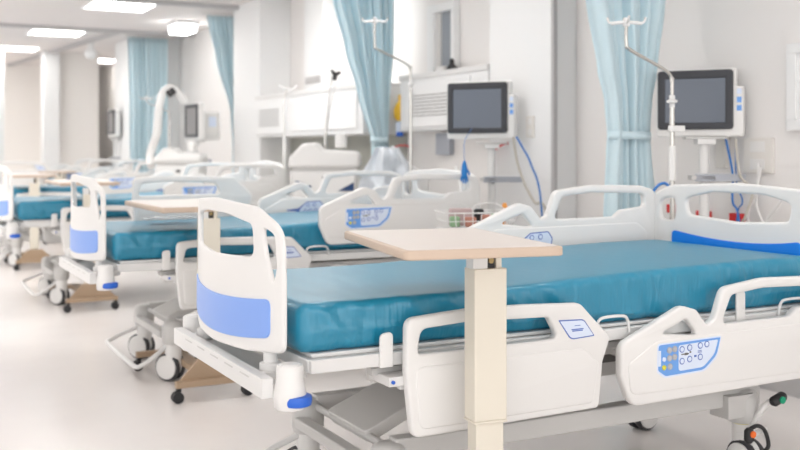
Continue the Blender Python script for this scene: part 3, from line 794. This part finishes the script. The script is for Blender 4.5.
plate_thing('wall_socket','smaller red and white wall socket, right of the other red one','wall socket',(XW,4.03,.905),.09,.05,.03,'red')
plate_thing('wall_socket','tiny red socket seen beside the headboard oval hole','wall socket',(XW,4.55,.93),.04,.05,.03,'red')
plate_thing('wall_socket','cream socket plate on the wall behind the central monitor pole','wall socket',(XW,6.35,1.17),.10,.26,.015,keys=3)
plate_thing('gas_outlet','grey gas outlet box on the wall under the louvred unit','gas outlet',(XW,7.20,1.33),.22,.18,.05,'grey2')
# wall cabinet at the right edge
t = empty('wall_cabinet', (XW,3.2,1.38), 0, 'white framed wall cabinet cut by the right edge of the photo','cabinet')
b = MB()
for q in ((-.45,.47,0,.05),(-.45,.47,.40,.45),(.41,.47,.05,.40),(-.45,-.39,.05,.40)): b.box(-.045,0,*q,'wallwhite')
b.build('frame', t, bevel=.004)
b = MB(); b.box(-.03,-.005,-.39,.41,.05,.40,'wallwhite'); b.build('door', t)
# plugs and cables
def cable(label, pts, r, m, name='cable', cat='cable', group=None):
    b = MB(); b.tube(smooth_path(pts,8), r, m, 8); o = b.build(name); tag(o, label, cat, group); return o
cable('blue cable dropping from the right-hand monitor', [(4.14,4.02,1.34),(4.15,3.98,1.15),(4.16,3.99,1.0),(4.15,3.93,.85),(4.16,3.92,.02)], .006,'cableblue')
cable('thin second blue cable crossing the other behind the headboard', [(4.17,3.98,1.34),(4.18,3.98,1.1),(4.17,3.93,1.0),(4.18,3.98,.85),(4.21,3.96,.02)], .004,'cableblue')
cable('beige cable curving down from the right-hand monitor', [(4.14,3.95,1.34),(4.15,3.93,1.15),(4.17,3.86,1.06),(4.16,3.90,.92),(4.17,3.93,.80),(4.17,3.86,.02)], .007,'cablegrey')
cable('white cable hanging from the square wall socket', [(4.20,3.85,1.21),(4.19,3.84,1.1),(4.20,3.86,.98),(4.19,3.80,.86),(4.20,3.84,.7)], .006,'white')
cable('looped white cable low on the wall below the square socket', [(4.20,3.83,1.19),(4.18,3.85,1.05),(4.2,3.92,.93),(4.19,3.86,.84),(4.2,3.74,.97),(4.19,3.68,1.02),(4.2,3.80,.9),(4.2,3.95,.80)], .007,'white')
cable('blue cable slanting down right of the central monitor', [(3.90,5.68,1.37),(3.92,5.64,1.30),(3.93,5.55,1.18),(3.94,5.45,.92),(3.95,5.40,.02)], .007,'cableblue')
cable('beige cable slanting down right of the central monitor', [(3.88,5.69,1.37),(3.90,5.67,1.2),(3.92,5.61,1.05),(3.93,5.51,.93),(3.96,5.41,.84),(4.02,5.34,.02)], .009,'cablegrey')
cable('red hose on the wall right of the central curtain', [(4.15,8.02,1.15),(4.14,8.0,1.24),(4.15,7.93,1.31),(4.2,7.84,1.32),(4.245,7.80,1.30)], .007,'red','hose','hose')
cable('red tube curving behind the central monitor pole', [(4.0,6.16,1.15),(4.0,6.14,1.25),(4.02,6.06,1.31),(4.05,6.0,1.33)], .008,'red','hose','hose')

# yellow regulator on the wall beside the central curtain
t = empty('regulator', (XW,7.86,1.64), 0, 'yellow gas regulator on the wall right of the central curtain','regulator')
b = MB(); b.lathe([(.03,-.10),(.05,-.07),(.055,0),(.03,.05),(.012,.07),(.012,.13)],'yellow2',(-.10,0,0),n=14); b.build('body', t)

b = MB(); b.box(-.04,0,-.12,.08,-.12,.10,'socket'); b.build('mounting_plate', t, bevel=.004)
b = MB(); b.lathe([(.03,-.20),(.035,-.17),(.035,-.11)],'ctrlwhite',(-.10,0,0),n=14); b.lathe([(.036,-.24),(.03,-.20)],'buttonblue',(-.10,0,0),n=14); b.build('bottle', t)

# ------------------------------------------------------------------ ventilators
def ventilator(x, y, rz, label, H=1.32, W=.60, D=.42):
    t = empty('ventilator', (x,y,0), rz, label, 'ventilator', 'white ventilators between the beds')
    b = MB(); b.mesh(profile(fillet([(-W/2,1.135,.03),(-W/2+.01,H-.12,.06),(-W*.30,H-.01,.05),(-W*.12,H,.04),(-W*.02,H-.055,.03),(W*.44,H-.07,.04),(W/2,H-.10,.03),(W/2,1.135,.03)]),[],D,.03),'white'); b.build('upper_body', t)
    b = MB(); b.box(-W/2+.03,W/2-.03,-D/2+.03,D/2-.03,1.108,1.137,'lgrey'); b.build('seam', t)
    b = MB(); b.mesh(profile(fillet([(-W/2+.05,.60,.05),(-W/2+.01,1.11,.02),(W/2-.01,1.11,.02),(W/2-.05,.60,.05)]),[],D*.95,.03),'white')
    lw = b.build('lower_body', t)
    fr = lambda u,v,w: Vector((u,-D*.475-.006+w,v))
    b = MB(); b.poly([(-W*.40,1.03),(-W*.36,1.03),(-W*.16,.985),(-W*.28,.95)],.008,'headnavy',fr); b.poly([(W*.20,.95),(W*.42,1.02),(W*.42,.95)],.008,'headnavy',fr)
    b.box(-W*.02,W*.06,-D*.475-.006,-D*.475,1.04,1.065,'black'); b.build('dark_marking', lw, smooth=False)
    b = MB(); b.lathe([(.05,H-.04),(.05,H+.05),(.035,H+.07)],'white',(W*.22,0,0),n=16); b.build('filter_knob', t)
    b = MB(); b.box(-.10,.10,-.10,.10,.08,.62,'metalwhite'); b.box(-.28,.28,-.2,.2,.05,.10,'metalwhite')
    b.build('trolley', t, bevel=.01)
    for sx in (-1,1):
        for sy in (-1,1):
            b = MB(); b.lathe([(.028,-.02),(.028,.02)],'black',(sx*.24,sy*.17,.028),'y',14); b.build('castor', t)
    return t
v3 = ventilator(3.33,7.62,-.49,'white ventilator left of the central curtain, beyond the second bed',1.34,.58)
v4 = ventilator(3.02,10.85,-.49,'blurred white ventilator beside the arched white hose, beyond the third bed',1.31,.52)
# support arms with the black clamp
t = v3
b = MB(); b.tube([(-.02,.20,1.28),(-.01,.12,1.45),(.02,.06,1.58)],.012,'white',8); b.tube([(.02,.06,1.58),(.10,.0,1.90)],.006,'white',8); b.build('slim_support_arm', t)
b = MB(); b.tube([(.0,.05,.90),(.0,.05,1.42)],.010,'chrome',8); b.tube([(.0,.05,1.42),(.0,.05,1.50)],.018,'white',8); b.tube([(.0,.05,1.50),(.05,.02,1.90)],.009,'white',8); b.build('support_arm', t)
b = MB()
for a in (.3,2.4,4.5): b.tube([(.08,.0,1.905),(.08+.05*math.cos(a)*.88,-.05*math.cos(a)*.47,1.905+.05*math.sin(a))],[.018,.013],'black',8)
b.build('clamp', t)
b = MB(); b.tube([(-.02,.20,1.27),(-.015,.19,1.33)],.022,'black',8); b.build('joint', t)
# arched hose of the far ventilator
t = empty('breathing_hose', (0,0,0), 0, 'thick arched white hose rising over the far ventilator, left of the small monitor','hose')
b = MB(); b.tube(smooth_path([(2.70,10.9,1.10),(2.72,11.0,1.25),(2.76,10.9,1.45),(2.77,10.85,1.70),(2.80,10.82,1.88),(2.88,10.82,1.95),(2.97,10.82,1.90),(3.05,10.82,1.80)],6),.045,'white',12); b.build('hose_tube', t)
b = MB(); b.tube([(2.87,10.78,1.93),(2.90,10.76,1.88)],.05,'black',10); b.build('hose_clip', t)
# white module right of the small monitor
t = empty('infusion_module', (3.64,11.78,1.58), -.4, 'white boxy device right of the small blurred monitor','device')
b = MB(); b.box(-.09,.10,-.05,.05,-.18,.16,'white'); b.build('casing', t, bevel=.02)
b = MB(); b.box(-.02,.07,-.055,-.05,-.02,.10,'ctrlwhite'); b.build('display', t)
b = MB(); b.tube([(0,.03,-.1),(-.147,-.038,-.1)],.012,'metalwhite',10); b.build('clamp_rod', t)
# small items round the second bed head
t = empty('breathing_machine', (3.60,6.78,0), -.49, 'white rounded device behind the raised rail of the second bed','device')
b = MB(); b.mesh(profile(fillet([(-.15,.92,.03),(-.15,1.10,.04),(-.04,1.13,.03),(.03,1.20,.03),(.12,1.13,.03),(.20,1.12,.03),(.20,.92,.03)]),[],.22,.02),'white'); b.build('casing', t)
b = MB(); b.box(-.01,.06,-.115,-.108,.95,.985,'black'); b.build('vent', t)
b = MB(); b.tube([(0,0,.05),(0,0,.93)],.02,'metalwhite',10); b.box(-.2,.2,-.2,.2,0,.05,'metalwhite'); b.build('stand', t, bevel=.01)
t = empty('nitrile_glove', (3.22,5.25,.49), -.49, 'blue rubber glove hanging on a thin cord left of the central monitor pole','glove')
def glove():
    b = MB()
    b.tube(smooth_path([(0,0,1.17),(0,0,1.15),(0,0,1.10),(.0,0,1.04),(0,0,1.0)],3),[.006,.008,.012,.016,.021,.026,.028,.030,.031,.031,.029,.026,.02],'buttonblue2',12)
    for k,(dx,l) in enumerate([(-.026,.05),(-.010,.07),(.008,.075),(.024,.06)]): b.tube([(dx,0,1.015),(dx*1.2,0,1.015-l*.6),(dx*1.2,-.005,1.015-l)],[.010,.009,.005],'buttonblue2',8)
    b.tube([(.02,0,1.09),(.045,0,1.05),(.05,0,1.02)],[.011,.009,.006],'buttonblue2',8)
    return b
gb = glove().build('glove_body', t); gb.scale = (.62,.62,.62)
b = MB(); b.tube(smooth_path([(0,0,.72),(.0,.02,.83),(.03,.2,.88),(.1,.78,.94)],5),.002,'cableblue',6); b.build('hanging_cord', t)
# crumpled clear drape on the second drip pole
def drape(name, label, cat, c, w, h, seed, tilt=(0,0,0), amp=.05, m='bag'):
    b = MB(); i = b.mi(m); nx, nz = 18, 20; g = []
    for a in range(nx+1):
        r = []
        for q in range(nz+1):
            u, v = a/nx-.5, q/nz
            ww = w*(.35+.65*math.sin(min(1,(1-v)*1.3+.05)*PI/2))
            r.append(b.bm.verts.new((u*ww, amp*noise.noise(Vector((u*5,v*4,seed)))*1.5+.03*math.sin(u*14), v*h+.02*noise.noise(Vector((u*6,seed,v*3))))))
        g.append(r)
    for a in range(nx):
        for q in range(nz): b.bm.faces.new([g[a][q],g[a+1][q],g[a+1][q+1],g[a][q+1]])
    o = b.build(name); sd = o.modifiers.new('thickness','SOLIDIFY'); sd.thickness = .003
    o.location = c; o.rotation_euler = tilt; tag(o, label, cat); return o
drape('plastic_drape','crumpled pale bluish plastic sheet hanging on the second bed drip pole','plastic sheet',(3.36,6.56,.84),.42,.46,3,(0,0,-.49))
b = MB(); b.tube([(3.56,6.56,.0),(3.56,6.56,1.32)],.009,'dgrey',8); o = b.build('rod'); tag(o,'thin dark rod beside the crumpled plastic sheet','rod')
# leaflets / plastic wrap on the second mattress
b = MB(); i = b.mi('bag'); g = []
for a in range(15):
    g.append([b.bm.verts.new((a*.035-.25, q*.03-.1+.01*noise.noise(Vector((a*.5,q*.3,1))), .012+.016*abs(noise.noise(Vector((a*.6,q*.8,2)))))) for q in range(8)])
for a in range(14):
    for q in range(7): b.bm.faces.new([g[a][q],g[a+1][q],g[a+1][q+1],g[a][q+1]])
o = b.build('plastic_wrap'); o.location = (1.60,5.98,.862); o.scale = (.6,.7,.8); sd = o.modifiers.new('thickness','SOLIDIFY'); sd.thickness=.002
tag(o,'crumpled clear plastic wrap lying on the second teal mattress','plastic wrap')

# wire basket of supplies between the first two beds
bt = empty('basket_stand', (2.78,4.42,0), -.3, 'white stand holding the wire basket between the first two beds','stand')
b = MB(); b.tube([(0,0,.04),(0,0,.865)],.016,'metalwhite',10); b.build('pole', bt)
b = MB(); b.box(-.19,.19,-.12,.12,.866,.874,'metalwhite'); b.build('tray', bt, bevel=.002)
b = MB(); b.box(-.2,.2,-.03,.03,.0,.04,'metalwhite'); b.box(-.03,.03,-.2,.2,0,.04,'metalwhite'); b.build('base', bt, bevel=.006)
t = empty('wire_basket', (2.78,4.42,.875), -.3, 'white wire basket of supplies between the first two beds','basket')
b = MB(); hw, hd, hh = .17,.10,.085
def rect(z, e): return [(-hw-e,-hd-e,z),(hw+e,-hd-e,z),(hw+e,hd+e,z),(-hw-e,hd+e,z)]
for z,e in ((hh,.02),(hh*.5,.01),(.006,0)):
    r = rect(z,e)
    for k in range(4): b.tube([r[k], r[(k+1)%4]], .004 if z==hh else .0025,'white',6)
for k in range(9):
    x = -hw+k*2*hw/8
    b.tube([(x,-hd,.006),(x*1.1,-hd-.02,hh)],.0025,'white',6); b.tube([(x,hd,.006),(x*1.1,hd+.02,hh)],.0025,'white',6); b.tube([(x,-hd,.006),(x,hd,.006)],.002,'white',6)
for k in range(1,5):
    y = -hd+k*2*hd/5
    b.tube([(-hw,y,.006),(-hw-.02,y,hh)],.0025,'white',6); b.tube([(hw,y,.006),(hw+.02,y,hh)],.0025,'white',6)
b.build('wire_frame', t)
b = MB(); b.tube(smooth_path([(-hw+.18,hd+.02,hh),(-hw+.22,hd+.04,hh+.03),(hw-.03,hd+.04,hh+.035),(hw+.02,hd,hh)],4),.004,'white',6); b.build('handle', t)
R3 = Matrix.Rotation(-.3,4,'Z')
def in_basket(p): v = R3 @ Vector(p); return (2.78+v.x, 4.42+v.y, .875+v.z)
M['greenpack'] = mat('green_packet', (.30,.48,.28), .5); M['rust'] = mat('rust_red_packet', (.50,.22,.16), .5); M['mauve'] = mat('mauve_packet', (.55,.42,.42), .6)
for k,(x,y,w,h,m,lab) in enumerate([(-.12,-.03,.05,.075,'greenpack','small green packet in the left of the wire basket'),(-.04,-.04,.06,.07,'rust','rust red packet in the middle of the wire basket'),
        (.05,-.03,.06,.085,'rust','rust red packet in the right of the wire basket'),(-.07,.05,.12,.125,'mauve','pale mauve packet standing tallest in the wire basket'),(.03,.05,.05,.12,'black','small black item standing in the wire basket'),(.12,.04,.05,.09,'greenpack','green packet at the right end of the wire basket')]):
    b = MB(); b.box(-w/2,w/2,-.02,.02,0,h*.72,m); o = b.build('supply_packet', bevel=.008); o.location = in_basket((x,y,.010)); o.rotation_euler=(0,0,-.3+.2*math.sin(k*3)); tag(o,lab,'packet','supplies in the wire basket')
# orange bottle seen through the hump of the far rail
t = empty('orange_bottle', (3.07,4.585,0), 0, 'thin orange-capped canister seen through the raised rail of the nearest bed','bottle')
b = MB(); b.lathe([(.014,.70),(.016,.71),(.016,.97),(.010,.99)],'orange2',n=12); b.build('canister', t)
b = MB(); b.tube([(0,0,.04),(0,0,.70)],.010,'metalwhite',8); b.lathe([(.07,0),(.065,.03),(.02,.045)],'metalwhite',n=20); b.build('holder', t)
cable('thin white line running down beside the blue glove', [(3.62,6.02,1.16),(3.58,5.9,1.05),(3.5,5.75,.93),(3.45,5.7,.8),(3.46,5.6,.02)], .009,'white')

# ------------------------------------------------------------------ light
w = bpy.data.worlds.new('world'); SC.world = w; w.use_nodes = True
bg = w.node_tree.nodes['Background']; bg.inputs[0].default_value = (1.0,.99,.98,1); bg.inputs[1].default_value = .9
# world fill: strengthened from behind the camera to lift the camera-facing sides
nt = w.node_tree; tc = nt.nodes.new('ShaderNodeTexCoord'); sx = nt.nodes.new('ShaderNodeSeparateXYZ'); mr = nt.nodes.new('ShaderNodeMapRange')
mr.inputs['From Min'].default_value = .3; mr.inputs['From Max'].default_value = -1.0; mr.inputs['To Min'].default_value = .66; mr.inputs['To Max'].default_value = 1.75
nt.links.new(tc.outputs['Generated'], sx.inputs[0]); nt.links.new(sx.outputs['Y'], mr.inputs['Value']); nt.links.new(mr.outputs[0], bg.inputs[1])
SC.view_settings.view_transform = 'Standard'; SC.view_settings.look = 'None'
SC.view_settings.gamma = 1; SC.view_settings.exposure = .46; SC.view_settings.use_curve_mapping = False
